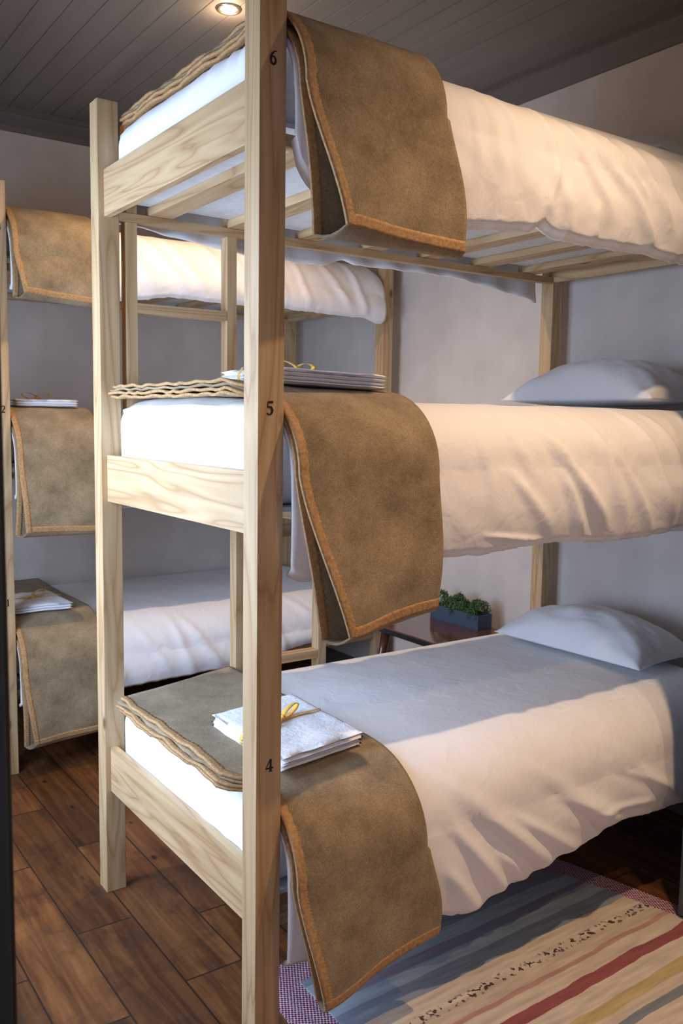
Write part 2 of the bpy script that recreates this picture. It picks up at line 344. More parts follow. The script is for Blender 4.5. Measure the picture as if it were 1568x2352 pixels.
# ceiling: tongue and groove boards running along y
bm = bmesh.new(); bw = 0.098; x = XF-0.1
while x < XH+0.1:
    box(bm, x+0.0012, x+bw-0.0012, YN-0.1, YB+0.1, CEIL, CEIL+0.02, bev=0.0025); x += bw
box(bm, XF-0.1, XH+0.1, YN-0.1, YB+0.1, CEIL+0.012, CEIL+0.04)
tag(link('ceiling', bm, CEILM), kind='structure')
def cornice(name, a, b, inward):
    bm = bmesh.new(); prof = [(0, 2.779), (0.012, 2.779), (0.022, 2.80), (0.055, 2.835), (0.062, 2.845), (0.074, 2.850), (0.074, CEIL), (0, CEIL)]
    A, B, n = Vector(a), Vector(b), Vector(inward)
    ra = [bm.verts.new(A+n*p+Vector((0, 0, z))) for p, z in prof]; rb = [bm.verts.new(B+n*p+Vector((0, 0, z))) for p, z in prof]
    for i in range(len(prof)):
        j = (i+1) % len(prof); bm.faces.new((ra[i], rb[i], rb[j], ra[j]))
    bm.faces.new(ra); bm.faces.new(list(reversed(rb)))
    tag(link(name, bm, CORN), kind='structure')
cornice('trim_1', (XF, YB, 0), (XH, YB, 0), (0, -1, 0))
cornice('trim_2', (XH, YN, 0), (XH, YB, 0), (-1, 0, 0))
bm = bmesh.new(); box(bm, XF, XH, YB-0.014, YB, 0, 0.11, 0.003); tag(link('baseboard_back', bm, CORN), kind='structure')
bm = bmesh.new(); box(bm, XH-0.014, XH, YN, YB, 0, 0.11, 0.003); tag(link('baseboard_head', bm, CORN), kind='structure')

# ------------------------------------------------------------------ bunk frame
LEV = [0.3168, 1.1895, 1.9916]                 # underside of the end boards
MTOP = [LEV[0]+0.278, LEV[1]+0.286, LEV[2]+0.249]
YR, AR, BR = 0.16, 0.185, 0.155               # wide rounding of the bedding over the near edge                  # top of each mattress
def make_bunk():
    r = empty('triple_bunk_bed', (0, 0, 0))
    for x in (0, LEN-T):
        for y in (0, W-T): boxobj('post', PINE[2], r, x, x+T, y, y+T, 0, HT, bev=0.0022)
    for li, b in enumerate(LEV):
        boxobj('end_board', PINE[1], r, 0.0161, 0.0375, T, W-T, b, b+(0.137 if li == 0 else 0.1275 if li == 2 else 0.134))
        boxobj('end_board', PINE[1], r, LEN-T, LEN-T+0.0215, T, W-T, b, b+0.13)
        for y0 in (T-0.031, W-T):
            boxobj('side_rail', PINE[0], r, T, LEN-T, y0, y0+0.031, b-0.005, b+0.020)
        for k in range(7):
            x = 0.150+0.2555*k
            boxobj('slat', PINE[1], r, x, x+0.072, 0.033, W-0.035, b+0.0205, b+0.044, bev=0.001)
        boxobj('base_panel', PANEL, r, 0.040, LEN-T-0.004, T+0.004, W-T-0.004, b+0.0445, b+0.054, bev=0.0005)
    # two staggered ladders set into the side away from the wall lamp
    ys, ye = W-T+0.002, W-T+0.044
    for (xa, xb, z0, z1, rungs) in ((0.082, 0.4365, 1.200, HT-0.05, (1.2335, 1.4835, 1.7335)), (0.4375, 0.7875, 0.0, 1.186, (0.120, 0.3685, 0.619))):
        for x0, x1 in ((xa, xa+0.032), (xb-0.032, xb)):
            for (za, zb) in ((z0, z1),):
                segs = []; cur = za
                for b in LEV:
                    if cur < b-0.005 < zb: segs.append((cur, b-0.0055)); cur = b+0.0205
                if cur < zb: segs.append((cur, zb))
                bm = bmesh.new()
                for s0, s1 in segs: box(bm, x0, x1, ys, W-T+0.0315, s0, s1)
                # joined behind the rails so each stile is one continuous piece
                box(bm, x0, x1, W-T+0.0315, ye, za, zb)
                link('ladder_stile', bm, PINE[2], r)
        for z in rungs: boxobj('ladder_rung', PINE[0], r, xa+0.0325, xb-0.0325, ys, ye, z, z+0.0285)
    return r
bunkA = make_bunk()
tag(bunkA, 'pale pine triple bunk bed in front with black numbers 4 5 6 on its post', 'bunk bed')
DX, DY = -0.037, 1.972
bunkB = copy_tree(bunkA)
for o in [k for k in bpy.data.objects if k.parent == bunkB and k.name.startswith('ladder')]: bpy.data.objects.remove(o, do_unlink=True); bunkB.location = (DX, DY, 0)
tag(bunkB, 'pale pine triple bunk bed behind, standing against the back wall', 'bunk bed')

# bed numbers: bold serif figures as thin plates
def strokes(bm, path, y):
    """path: list of (x, z, half width) ; builds a flat ribbon with round feel"""
    n = len(path); Lf, Rt = [], []
    for i, (x, z, h) in enumerate(path):
        a = Vector(path[max(0, i-1)][:2]); b = Vector(path[min(n-1, i+1)][:2]); d = (b-a)
        if d.length == 0: d = Vector((1, 0))
        d.normalize(); nn = Vector((-d.y, d.x))
        Lf.append((x+nn.x*h, z+nn.y*h)); Rt.append((x-nn.x*h, z-nn.y*h))
    va = [[bm.verts.new((p[0], yy, p[1])) for p in side] for yy in (y, y-0.0006) for side in (Lf, Rt)]
    for i in range(n-1):
        bm.faces.new((va[2][i], va[2][i+1], va[3][i+1], va[3][i])); bm.faces.new((va[0][i], va[1][i], va[1][i+1], va[0][i+1]))
        bm.faces.new((va[0][i], va[0][i+1], va[2][i+1], va[2][i])); bm.faces.new((va[1][i], va[3][i], va[3][i+1], va[1][i+1]))
def arc(cx, cz, rx, rz, a0, a1, n, w0, w1=None, wm=None):
    out = []
    for i in range(n+1):
        t = i/n; a = math.radians(a0+(a1-a0)*t)
        w_ = (w0*(1-t)+(w1 if w1 is not None else w0)*t)
        if wm: w_ = w_+(wm-w_)*math.sin(PI*t)
        out.append((cx+rx*math.cos(a), cz+rz*math.sin(a), w_))
    return out
def digit(ch):
    """unit height 1, width ~0.62"""
    if ch == '6': return [arc(0.31, 0.31, 0.20, 0.26, 100, 460, 22, 0.055, 0.055, 0.085), [(0.60, 0.97, 0.02), (0.40, 0.92, 0.05), (0.22, 0.74, 0.08), (0.12, 0.50, 0.09), (0.11, 0.30, 0.09)]]
    if ch == '5': return [[(0.16, 0.93, 0.07), (0.60, 0.95, 0.085)], [(0.17, 0.97, 0.035), (0.12, 0.54, 0.035)], [(0.12, 0.56, 0.03)]+arc(0.28, 0.31, 0.24, 0.28, 110, -80, 14, 0.05, 0.05, 0.095)+[(0.14, 0.04, 0.04)], arc(0.12, 0.10, 0.03, 0.03, 0, 360, 8, 0.035)]
    if ch == '4': return [[(0.44, 1.0, 0.085), (0.44, 0.02, 0.085)], [(0.40, 0.98, 0.03), (0.03, 0.30, 0.03)], [(0.0, 0.28, 0.055), (0.66, 0.28, 0.055)], [(0.28, 0.03, 0.03), (0.60, 0.03, 0.03)]]
    if ch == '1': return [[(0.32, 1.0, 0.09), (0.32, 0.0, 0.09)], [(0.12, 0.82, 0.03), (0.32, 0.96, 0.03)], [(0.12, 0.03, 0.03), (0.52, 0.03, 0.03)]]
    if ch == '2': return [arc(0.30, 0.72, 0.20, 0.23, 170, -30, 12, 0.05, 0.09)+[(0.30, 0.32, 0.07), (0.08, 0.08, 0.05)], [(0.06, 0.07, 0.07), (0.58, 0.09, 0.07)]]
    return [arc(0.28, 0.74, 0.19, 0.21, 160, -90, 12, 0.05, 0.05), arc(0.28, 0.29, 0.22, 0.25, 90, -160, 12, 0.05, 0.05)]
def number(parent, ch, x, z, h=0.0275):
    bm = bmesh.new()
    for k, st in enumerate(digit(ch)): strokes(bm, [(x+(px-0.31)*h, z+(pz-0.5)*h, w_*h) for px, pz, w_ in st], -0.0004-0.00008*k)
    o = link('bed_number', bm, INK, parent); o['label'] = 'black painted number %s' % ch
for ch, z, x in (('4', 0.701, 0.031), ('5', 1.456, 0.027), ('6', 2.138, 0.030)): number(bunkA, ch, x, z)
for ch, z in (('1', 0.701), ('2', 1.456), ('3', 2.138)): number(bunkB, ch, 0.034, z)

# ------------------------------------------------------------------ bedding
def mattress(name, ox, oy, li, seed):
    bm = bmesh.new(); z0, z1 = LEV[li]+0.0545, MTOP[li]
    x0, x1, y0, y1 = 0.0395, LEN-T-0.006, T+0.003, W-T-0.003
    R = 0.065; nx, ny, nzv = 60, 46, 12
    hx, hy, hz = (x1-x0)/2, (y1-y0)/2, (z1-z0)/2; c = Vector(((x0+x1)/2, (y0+y1)/2, (z0+z1)/2))
    bmesh.ops.create_cube(bm, size=2.0)
    bmesh.ops.subdivide_edges(bm, edges=bm.edges, cuts=27, use_grid_fill=True)
    for v in bm.verts:
        p = Vector((v.co.x*hx, v.co.y*hy, v.co.z*hz))
        q = Vector((max(-hx+R, min(hx-R, p.x)), max(-hy+R, min(hy-R, p.y)), max(-hz+R, min(hz-R, p.z))))
        d = p-q; out = q
        if d.length > 1e-9:
            # keep on the rounded box
            m_ = max(abs(d.x), abs(d.y), abs(d.z)); out = q+d.normalized()*R*min(1.0, m_/R)
        pp = c+out
        if v.co.x < -0.98 and pp.z > z0+0.02:   # vertical tucks at the foot
            yy = (pp.y-y0)/(y1-y0)
            pp.x -= 0.006*math.sin(yy*55+seed+3*nz(yy*4, pp.z*5, seed))*ss(0.5, 0.0, yy)+0.004*nz(yy*9, pp.z*3, seed)
            pp.x = max(pp.x, 0.0378)
        if v.co.z > 0.98: pp.z += 0.003*nz(pp.x*5, pp.y*5, seed)
        v.co = pp
    o = link(name, bm, SHEET, None, True, (ox, oy, 0))
    return o

def seg_fold(x, z, f):
    x0, z0, x1, z1, amp, wd = f
    dx, dz = x1-x0, z1-z0; L2 = dx*dx+dz*dz; t = ((x-x0)*dx+(z-z0)*dz)/L2
    tc = max(-0.3, min(1.3, t)); px, pz = x0+dx*tc, z0+dz*tc
    d = math.hypot(x-px, z-pz); sgn = 1 if (x-px)*dz-(z-pz)*dx > 0 else -1
    w_ = wd*0.78*(0.65+0.6*max(0, min(1, t))); amp *= 1.15
    body = math.exp(-(d/w_)**2) - 0.10*math.exp(-((d-1.7*w_)/w_)**2)*(1 if sgn > 0 else 0.35)
    return amp*body*ss(-0.3, 0.25, t)*ss(1.3, 0.75, t)
def duvet(ox, oy, li, near, far, folds, seed, x1=LEN-0.075, puff=0.0, gather=0.0, sag=0.0):
    bm = bmesh.new(); M = MTOP[li]+0.004; x0 = 0.0665
    NX = 150; rows = []
    cz = M-0.115; czn = M-BR
    for i in range(NX+1):
        x = x0+(x1-x0)*i/NX; col = []
        hn, hf = pl(near, x), pl(far, x)
        hn += 0.004*nz(x*22, seed, 1.0)+0.0035*nz(x*60, seed, 4); hf += 0.005*nz(x*18, seed, 2.0)
        endf = ss(x1, x1-0.05, x)
        lowf = ss(x0, x0+0.05, x)
        ydrop = -0.030
        # far hang (y just outside the posts)
        for k in range(14):
            t = k/13; z = hf+(cz-hf)*t
            y = W+0.018+0.012*math.sin(PI*t)*lowf+0.006*nz(x*7, z*9, seed+5)+0.006*math.sin(x*38+seed+3*nz(x*2, z*2, seed))*(1-t)*lowf
            col.append(Vector((x, y, z)))
        for k in range(1, 9):
            a = PI/2*k/8; col.append(Vector((x, (W-0.085)+0.103*math.cos(a), cz+0.115*math.sin(a))))
        for k in range(1, 16):
            t = k/16; y = (W-0.085)+(YR-(W-0.085))*t
            z = M+0.012*math.sin(PI*t)*(0.5+puff)+0.006*nz(x*4, y*4, seed)+0.0025*nz(x*14, y*10, seed+8)
            col.append(Vector((x, y, z)))
        for k in range(0, 11):
            a = PI/2*(1-k/10); y, z = YR-(YR+0.030)*math.cos(a), czn+BR*math.sin(a)
            f = sum(seg_fold(x, z, g) for g in folds)*math.cos(a) + 0.004*nz(x*6, z*6, seed+2)
            col.append(Vector((x, y-f*math.cos(a), z+f*math.sin(a))))
        for k in range(1, 45):
            t = k/44; z = czn+(hn-czn)*t
            f = sum(seg_fold(x, z, g) for g in folds)+0.004*nz(x*6, z*6, seed+2)+0.003*nz(x*16+z*9, z*12, seed+9)
            bul = 0.016*math.sin(PI*min(1, t*1.02))
            f += gather*ss(0.55, 1.0, t)*(math.sin(x*55+6*nz(x*3, 0, seed)))*0.5
            tuck = 0.020*ss(0.90, 1.0, t)
            y = ydrop-(bul+f)*lowf+tuck
            # next to the post stay outside its face
            col.append(Vector((x, min(y, -0.004), z)))
        for p in col: p.z -= (1-endf)*0.02+0.022*(1-lowf)*ss(M-0.05, M, p.z)+(sag*ss(0.5, 1.35, x)*ss(czn-0.12, M, p.z))
        rows.append(col)
    grid(bm, rows)
    for f in bm.faces: f.smooth = True
    o = link('duvet', bm, DUVET, None, True, (ox, oy, 0)); solid(o, 0.009, -1.0)
    return o

def blanket(ox, oy, li, xb, zhem, seed, gap=0.055, xr_top=0.425, xr_bot=0.435, inner_dx=-0.030, dk=1.0, lf=0.0, yfar=0.893, xl0=-0.010, yf=(0.893, 0.893)):
    """folded wool blanket: two layers hanging on the near side, four lying on the mattress"""
    M = MTOP[li]; root = empty('folded_blanket', (ox+0.22, oy+0.45, M)); off0 = Vector((0.22, 0.45, M))
    zl, zr = zhem
    def layer(bm, d, hang, xleft_bot, bulge, wob, top_only=False, ph=0.0, border=None, zh=None, lift=0.0, xr_add=0.0):
        cz = M-BR; rows = []; NU = 36
        d = d*dk; ay, az = YR+0.033+d, BR+0.004+d
        path = []
        for k in range(31): path.append((yfar+(YR-yfar)*k/30, M+0.004+d, 0.0, k/30))
        if not top_only:
            for k in range(1, 13):
                a = PI/2*(1-k/12); path.append((YR-ay*math.cos(a), cz+az*math.sin(a), 0.0, 1+k/12))
        else:
            for k in range(1, 6):
                a = PI/2*(1-k/12); path.append((YR-ay*math.cos(a), cz+az*math.sin(a), 0.0, 1+k/12))
        nd = 0 if top_only else 36
        for iu in range(NU+1):
            u = iu/NU; col = []
            zb = (zl+(zr-zl)*ss(0, 1, u)) if zh is None else zh[0]+(zh[1]-zh[0])*ss(0, 1, u)
            for (y, z, _, s) in path:
                xl = xl0+0.004*math.sin(y*23+ph)+wob*0.004
                xl = xl+(0.0668-xl)*ss(0.155, 0.085, y)
                xr = xr_top+xr_add+0.004*math.sin(y*9+ph)
                x = xl+(xr-xl)*u
                k0 = s if s < 1 else 1.0
                y = y+((yf[0]+(yf[1]-yf[0])*u)-yfar)*(1-k0)
                ed = math.exp(-(x-xl)/0.035)*ss(0.09, 0.16, y)
                z2 = z+0.0042*math.sin(y*2*PI/0.10+ph*2+3.0*nz(y*7, ph, seed))*ed*(0.55+0.6*nz(y*5, ph, 3))+0.003*nz(x*8, y*8, seed)
                z2 += d*lf*math.exp(-(x-xl)/0.13)*ss(0.10, 0.2, y)
                z2 -= 0.010*ed*max(0.0, 1-abs(y-0.5)*1.2)*0.5
                if 0.6 < s <= 1.0: pass
                z2 += lift*ss(yfar-0.03, yfar, y)*-1
                col.append(Vector((x, y, z2)))
            for k in range(1, nd+1):
                t = k/nd; z = cz+(zb-cz)*t
                xl = 0.0668+(xleft_bot-0.0668)*(t**1.35); xr = xr_top+xr_add+(xr_bot-xr_top+0.005*math.sin(PI*min(1, t*1.15)))*ss(-0.3, 1.0, t)
                x = xl+(xr-xl)*u
                y = YR-ay-bulge*(1-0.75*ss(0.0, 0.9, u))*ss(0.0, 1.0, t)-0.010*math.sin(PI*t)
                y -= 0.006*math.sin(u*7+t*2+ph)*t+0.004*nz(x*6, z*5, seed+ph)
                col.append(Vector((x, min(y, -0.010), z)))
            rows.append([c-off0 for c in col])
        return rows
    # inner hanging layer + fold along the hem up to the outer layer
    inner = layer(None, 0.012, True, xb+inner_dx, 0.012, 0, ph=1.0, zh=(zl-0.012, zr+0.002))
    outer = layer(None, 0.040, True, xb, gap, 1, ph=0.0)
    bm = bmesh.new(); rows = []
    for ri, ro in zip(inner, outer):
        a, b = ri[-1], ro[-1]; mid = [(a.lerp(b, t))-Vector((0, 0, 0.012*math.sin(PI*t))) for t in (0.25, 0.5, 0.75)]
        rows.append(ri+mid+list(reversed(ro)))
    grid(bm, rows)
    o = link('blanket_cloth', bm, WOOL, root, True); solid(o, 0.0055, 0.0)
    bm = bmesh.new()
    grid(bm, layer(None, 0.0215, False, 0, 0, -1, True, ph=2.1, xr_add=-0.006)); grid(bm, layer(None, 0.031, False, 0, 0, 0.4, True, ph=3.4, xr_add=-0.010))
    o = link('inner_fold', bm, WOOL, root, True); solid(o, 0.0055, 0.0)
    # bindings: stitched tape around the left edge and hem of the outer layer, left edge of the inner ones
    def tape(rows, cols, nm, t=0.0068):
        bm = bmesh.new(); grid(bm, [r for r in rows]); o = link(nm, bm, BIND, root, True); solid(o, t, 0.0); return o
    nb = 3
    # resample left strip finely for a scalloped edge
    def strip_left(rows, width=0.022, a=0.0008):
        out = [[], [], [], []]
        n = len(rows[0])
        for j in range(n):
            p0, p1 = rows[0][j], rows[-1][j]; d = (p1-p0); d.normalize()
            for m_ in range(3 if j < n-1 else 1):
                tt = m_/3
                q0 = rows[0][j] if j == n-1 else rows[0][j].lerp(rows[0][j+1], tt)
                q1 = rows[2][j] if j == n-1 else rows[2][j].lerp(rows[2][j+1], tt)
                dd = (q1-q0).normalized(); wv = 0.0018*math.sin((j*3+m_)*2.1)
                for k in range(4): out[k].append(q0+dd*(-0.0015+width*k/3+(wv if k == 3 else 0)))
        return out
    tape(strip_left(outer), 0, 'edge_binding'); tape(strip_left(inner), 0, 'edge_binding')
    top_in = layer(None, 0.0215, False, 0, 0, -1, True, ph=2.1, xr_add=-0.006); tape(strip_left(top_in, 0.016), 0, 'edge_binding')
    hem = []
    for r in outer:
        a = r[-1]; b = r[-4]; d = (b-a).normalized(); hem.append([a+d*(-0.001+0.024*k/4) for k in range(5)])
    tape(hem, 0, 'hem_binding')
    return root

FOLD_MID = [(0.676, 1.455, 0.776, 1.295, .006, .020), (0.60, 1.40, 0.62, 1.26, .006, .018), (0.833, 1.404, 1.032, 1.176, .018, .026), (0.70, 1.30, 0.83, 1.16, .008, .025), (0.877, 1.303, 0.945, 1.150, .015, .020), (1.035, 1.404, 1.128, 1.131, .014, .024), (1.10, 1.35, 1.25, 1.13, .010, .02),
            (1.216, 1.464, 1.32, 1.182, .014, .022), (1.32, 1.46, 1.42, 1.16, .012, .024), (0.93, 1.46, 1.02, 1.36, .006, .018), (1.48, 1.45, 1.50, 1.15, .012, .03), (0.62, 1.16, 0.80, 1.135, .006, .012)]
FOLD_BOT = [(0.528, 0.562, 0.76, 0.374, .010, .028), (0.760, 0.414, 0.987, 0.262, .012, .022), (0.60, 0.48, 0.883, 0.252, .018, .030), (0.815, 0.529, 1.109, 0.347, .013, .024), (0.546, 0.43, 0.721, 0.218, .016, .026), (0.95, 0.42, 1.16, 0.30, .016, .026), (0.52, 0.33, 0.62, 0.20, .012, .028),
            (1.10, 0.48, 1.40, 0.36, .006, .018), (1.05, 0.36, 1.30, 0.33, .006, .014), (1.15, 0.52, 1.45, 0.30, .007, .02), (0.70, 0.33, 0.80, 0.23, .012, .022)]
FOLD_TOP = [(0.787, 2.222, 0.800, 2.035, .010, .018), (0.800, 2.05, 0.745, 1.89, .010, .022), (0.867, 2.187, 0.991, 1.983, .013, .020), (0.935, 2.203, 1.057, 2.046, .016, .018), (1.05, 2.10, 1.178, 1.920, .014, .020), (1.00, 2.21, 1.14, 2.05, .014, .018), (1.10, 2.21, 1.24, 1.98, .018, .022),
            (0.60, 2.20, 0.61, 2.03, .007, .018), (0.66, 2.20, 0.68, 2.06, .007, .018), (0.54, 2.18, 0.545, 2.00, .005, .014), (1.20, 2.21, 1.33, 1.95, .014, .024), (0.84, 2.00, 0.86, 1.90, .010, .02), (0.95, 1.99, 0.96, 1.90, .009, .016), (1.4, 2.2, 1.5, 1.93, .014, .03)]
def wild(seed, li, n=11):
    r = random.Random(seed); out = []
    for k in range(n):
        x = 0.3+1.45*k/n+r.uniform(-.04, .04); b = LEV[li]
        out.append((x, b+0.22+r.uniform(-.03, .03), x+r.uniform(.05, .22), b-0.02+r.uniform(-.04, .06), r.uniform(.006, .014), r.uniform(.018, .03)))
    return out
def low(v): return [(0, v), (2, v)]
HN = {0: [(0.03, .245), (0.112, .232), (0.35, .215), (0.491, 0.221), (0.556, 0.199), (0.615, 0.191), (0.66, .20), (0.705, 0.221), (0.80, .222), (0.851, 0.231), (0.918, 0.246), (1.006, 0.252), (1.079, 0.259), (1.153, 0.291), (1.193, 0.286), (1.315, 0.269), (1.461, 0.266), (2, .27)],
      1: [(0.03, 1.115), (0.106, 1.09), (0.30, 1.10), (0.459, 1.114), (0.619, 1.11), (0.754, 1.12), (0.882, 1.124), (1.056, 1.112), (1.245, 1.114), (1.383, 1.122), (2, 1.12)],
      2: [(0.066, 1.985), (0.08, 1.93), (0.11, 1.895), (0.35, 1.868), (0.491, 1.868), (0.612, 1.882), (0.716, 1.892), (0.742, 1.893), (0.762, 1.910), (0.80, 1.897), (0.836, 1.889), (1.001, 1.888), (1.181, 1.893), (1.313, 1.885), (2, 1.89)]}
FR2 = [(0.066, 1.990), (0.154, 1.992), (0.265, 1.976), (0.412, 1.962), (0.55, 1.95), (0.659, 1.952), (0.764, 1.949), (0.832, 1.962), (0.886, 1.981), (0.93, 1.968), (1.113, 1.972), (1.3, 1.974), (1.447, 1.968), (1.65, 1.945), (1.796, 1.930), (1.86, 1.94)]
names6 = ['bottom', 'middle', 'top']
for li in range(3):
    m = mattress('mattress', 0, 0, li, 3+li)
    tag(m, 'white sheeted mattress in the %s bed of the front bunk' % names6[li], 'mattress', 'mattresses of the front bunk')
    d = duvet(0, 0, li, HN[li], FR2 if li == 2 else low(LEV[li]-0.03 if li else 0.29), (FOLD_BOT, FOLD_MID, FOLD_TOP)[li], 11+li, gather=0.004 if li == 2 else 0.0, sag=0.03 if li == 2 else 0.0)
    tag(d, ('white duvet on the low front bed, lowest hem near the striped rug', 'white duvet on the front bunk between numbers 4 and 6', 'white duvet on the highest front bed, just under the ceiling')[li], 'duvet', 'duvets of the front bunk')
B4 = blanket(0, 0, 0, 0.112, (0.176, 0.224), 21, gap=0.040, inner_dx=0.014, xr_bot=0.455, dk=0.8, lf=0.5, xl0=-0.008, yf=(0.775, 0.935))
tag(B4, 'beige wool blanket hanging almost to the rug from the lowest front bed', 'blanket', 'folded wool blankets')
B5 = blanket(0, 0, 1, 0.156, (0.985, 1.012), 22, gap=0.055, xr_top=0.440, xr_bot=0.430, dk=0.55, lf=0.9, xl0=0.024, yf=(0.893, 0.93))
tag(B5, 'beige wool blanket draped beside the number 5 on the front bunk', 'blanket', 'folded wool blankets')
B6 = blanket(0, 0, 2, 0.124, (1.812, 1.805), 23, gap=0.055, xr_bot=0.470, dk=0.85, lf=0.15, xl0=0.074, yf=(0.915, 0.93))
tag(B6, 'brown looking wool blanket draped beside the number 6, highest of the front bunk', 'blanket', 'folded wool blankets')
# rear bunk: its upper beds are a little flatter
MFRONT = list(MTOP); MTOP[:] = [LEV[0]+0.262, LEV[1]+0.232, LEV[2]+0.210]
HB = {0: [(0.06, .28), (0.45, .28), (0.49, .285), (0.98, .300), (1.4, .35), (1.77, .395), (2, .40)], 1: low(1.11),
      2: [(0.066, 1.91), (0.478, 1.899), (0.566, 1.91), (0.719, 1.938), (0.921, 1.932), (1.271, 1.935), (1.559, 1.929), (1.738, 1.927), (1.80, 1.907), (1.84, 1.93), (2, 1.93)]}
for li in range(3):
    m = mattress('mattress', DX, DY, li, 9+li)
    tag(m, 'white sheeted mattress in the %s bed of the rear bunk' % names6[li], 'mattress', 'mattresses of the rear bunk')
    d = duvet(DX, DY, li, HB[li], low(LEV[li]+0.03), wild(31+li, li), 51+li)
    # the wall side of the rear duvets is tucked in close to the posts
    for v in d.data.vertices:
        if v.co.y > W-0.02: v.co.y = W-0.02+(v.co.y-W+0.02)*0.3
    tag(d, ('white duvet on the lowest bed of the rear bunk', 'white duvet on the middle bed of the rear bunk', 'white duvet on the top bed of the rear bunk')[li], 'duvet', 'duvets of the rear bunk')
for li, zz, xb in ((0, (0.140, 0.150), 0.10), (1, (0.985, 0.975), 0.085), (2, (1.890, 1.872), 0.095)):
    b = blanket(DX, DY, li, xb, zz, 61+li, gap=0.02, xr_top=0.40, xr_bot=0.40)
    tag(b, 'beige wool blanket over the foot of the %s bed of the rear bunk' % ('lowest', 'middle', 'top')[li], 'blanket', 'folded wool blankets')

# ------------------------------------------------------------------ pillows
def pillow(ox, oy, z, cx, cy, lx, ly, h, seed, rot=0.0, label=''):
    bm = bmesh.new(); n = 44; top, bot = [], []
    for i in range(n+1):
        rt_, rb = [], []
        for j in range(n+1):
            u, v = -1+2*i/n, -1+2*j/n
            # edges pulled in between the corners
            ex = 1-0.055*(1-v*v)*1.0; ey = 1-0.06*(1-u*u)
            x, y = u*lx/2*ex, v*ly/2*ey
            f = max(0, (1-abs(u)**2.6))**0.60*max(0, (1-abs(v)**2.6))**0.60
            wr = 0.010*nz(u*3+seed, v*3, seed)+0.006*abs(nz(u*6+v*3, v*7, seed+3))
            cr = 0.010*(math.exp(-((abs(u)-abs(v)*0.95)/0.10)**2))*max(0, abs(u)-0.45)
            zt = h*f*(1+0.10*nz(u*1.5, v*1.5, seed))+(wr-cr)*min(1, f*3)
            zb = -0.02*f
            c, s = math.cos(rot), math.sin(rot)
            rt_.append(Vector((cx+x*c-y*s, cy+x*s+y*c, 0.030+zt))); rb.append(Vector((cx+x*c-y*s, cy+x*s+y*c, 0.026+zb)))
        top.append(rt_); bot.append(rb)
    A = grid(bm, top); B = grid(bm, [list(r) for r in bot])
    m_ = n
    for i in range(n):
        for (a, b, c, d) in ((A[i][0], A[i+1][0], B[i+1][0], B[i][0]), (A[i][m_], B[i][m_], B[i+1][m_], A[i+1][m_]), (A[0][i], B[0][i], B[0][i+1], A[0][i+1]), (A[m_][i], A[m_][i+1], B[m_][i+1], B[m_][i])): bm.faces.new((a, b, c, d))
    o = link('pillow', bm, PILLOW, None, True, (ox, oy, z)); tag(o, label, 'pillow', 'pillows')
    return o
pillow(0, 0, MFRONT[0]+0.012, 1.700, 0.510, 0.36, 0.64, 0.125, 2.0, 0.04, 'plump white pillow on the lowest front bed beside the planter')
pillow(0, 0, MFRONT[1]+0.014, 1.700, 0.510, 0.36, 0.66, 0.138, 5.0, 0.0, 'white pillow on the middle front bed, seen edge on')
pillow(0, 0, MFRONT[2]+0.014, 1.690, 0.50, 0.38, 0.64, 0.10, 8.0, 0.0, 'shaded white pillow at the ceiling end of the top front bed')

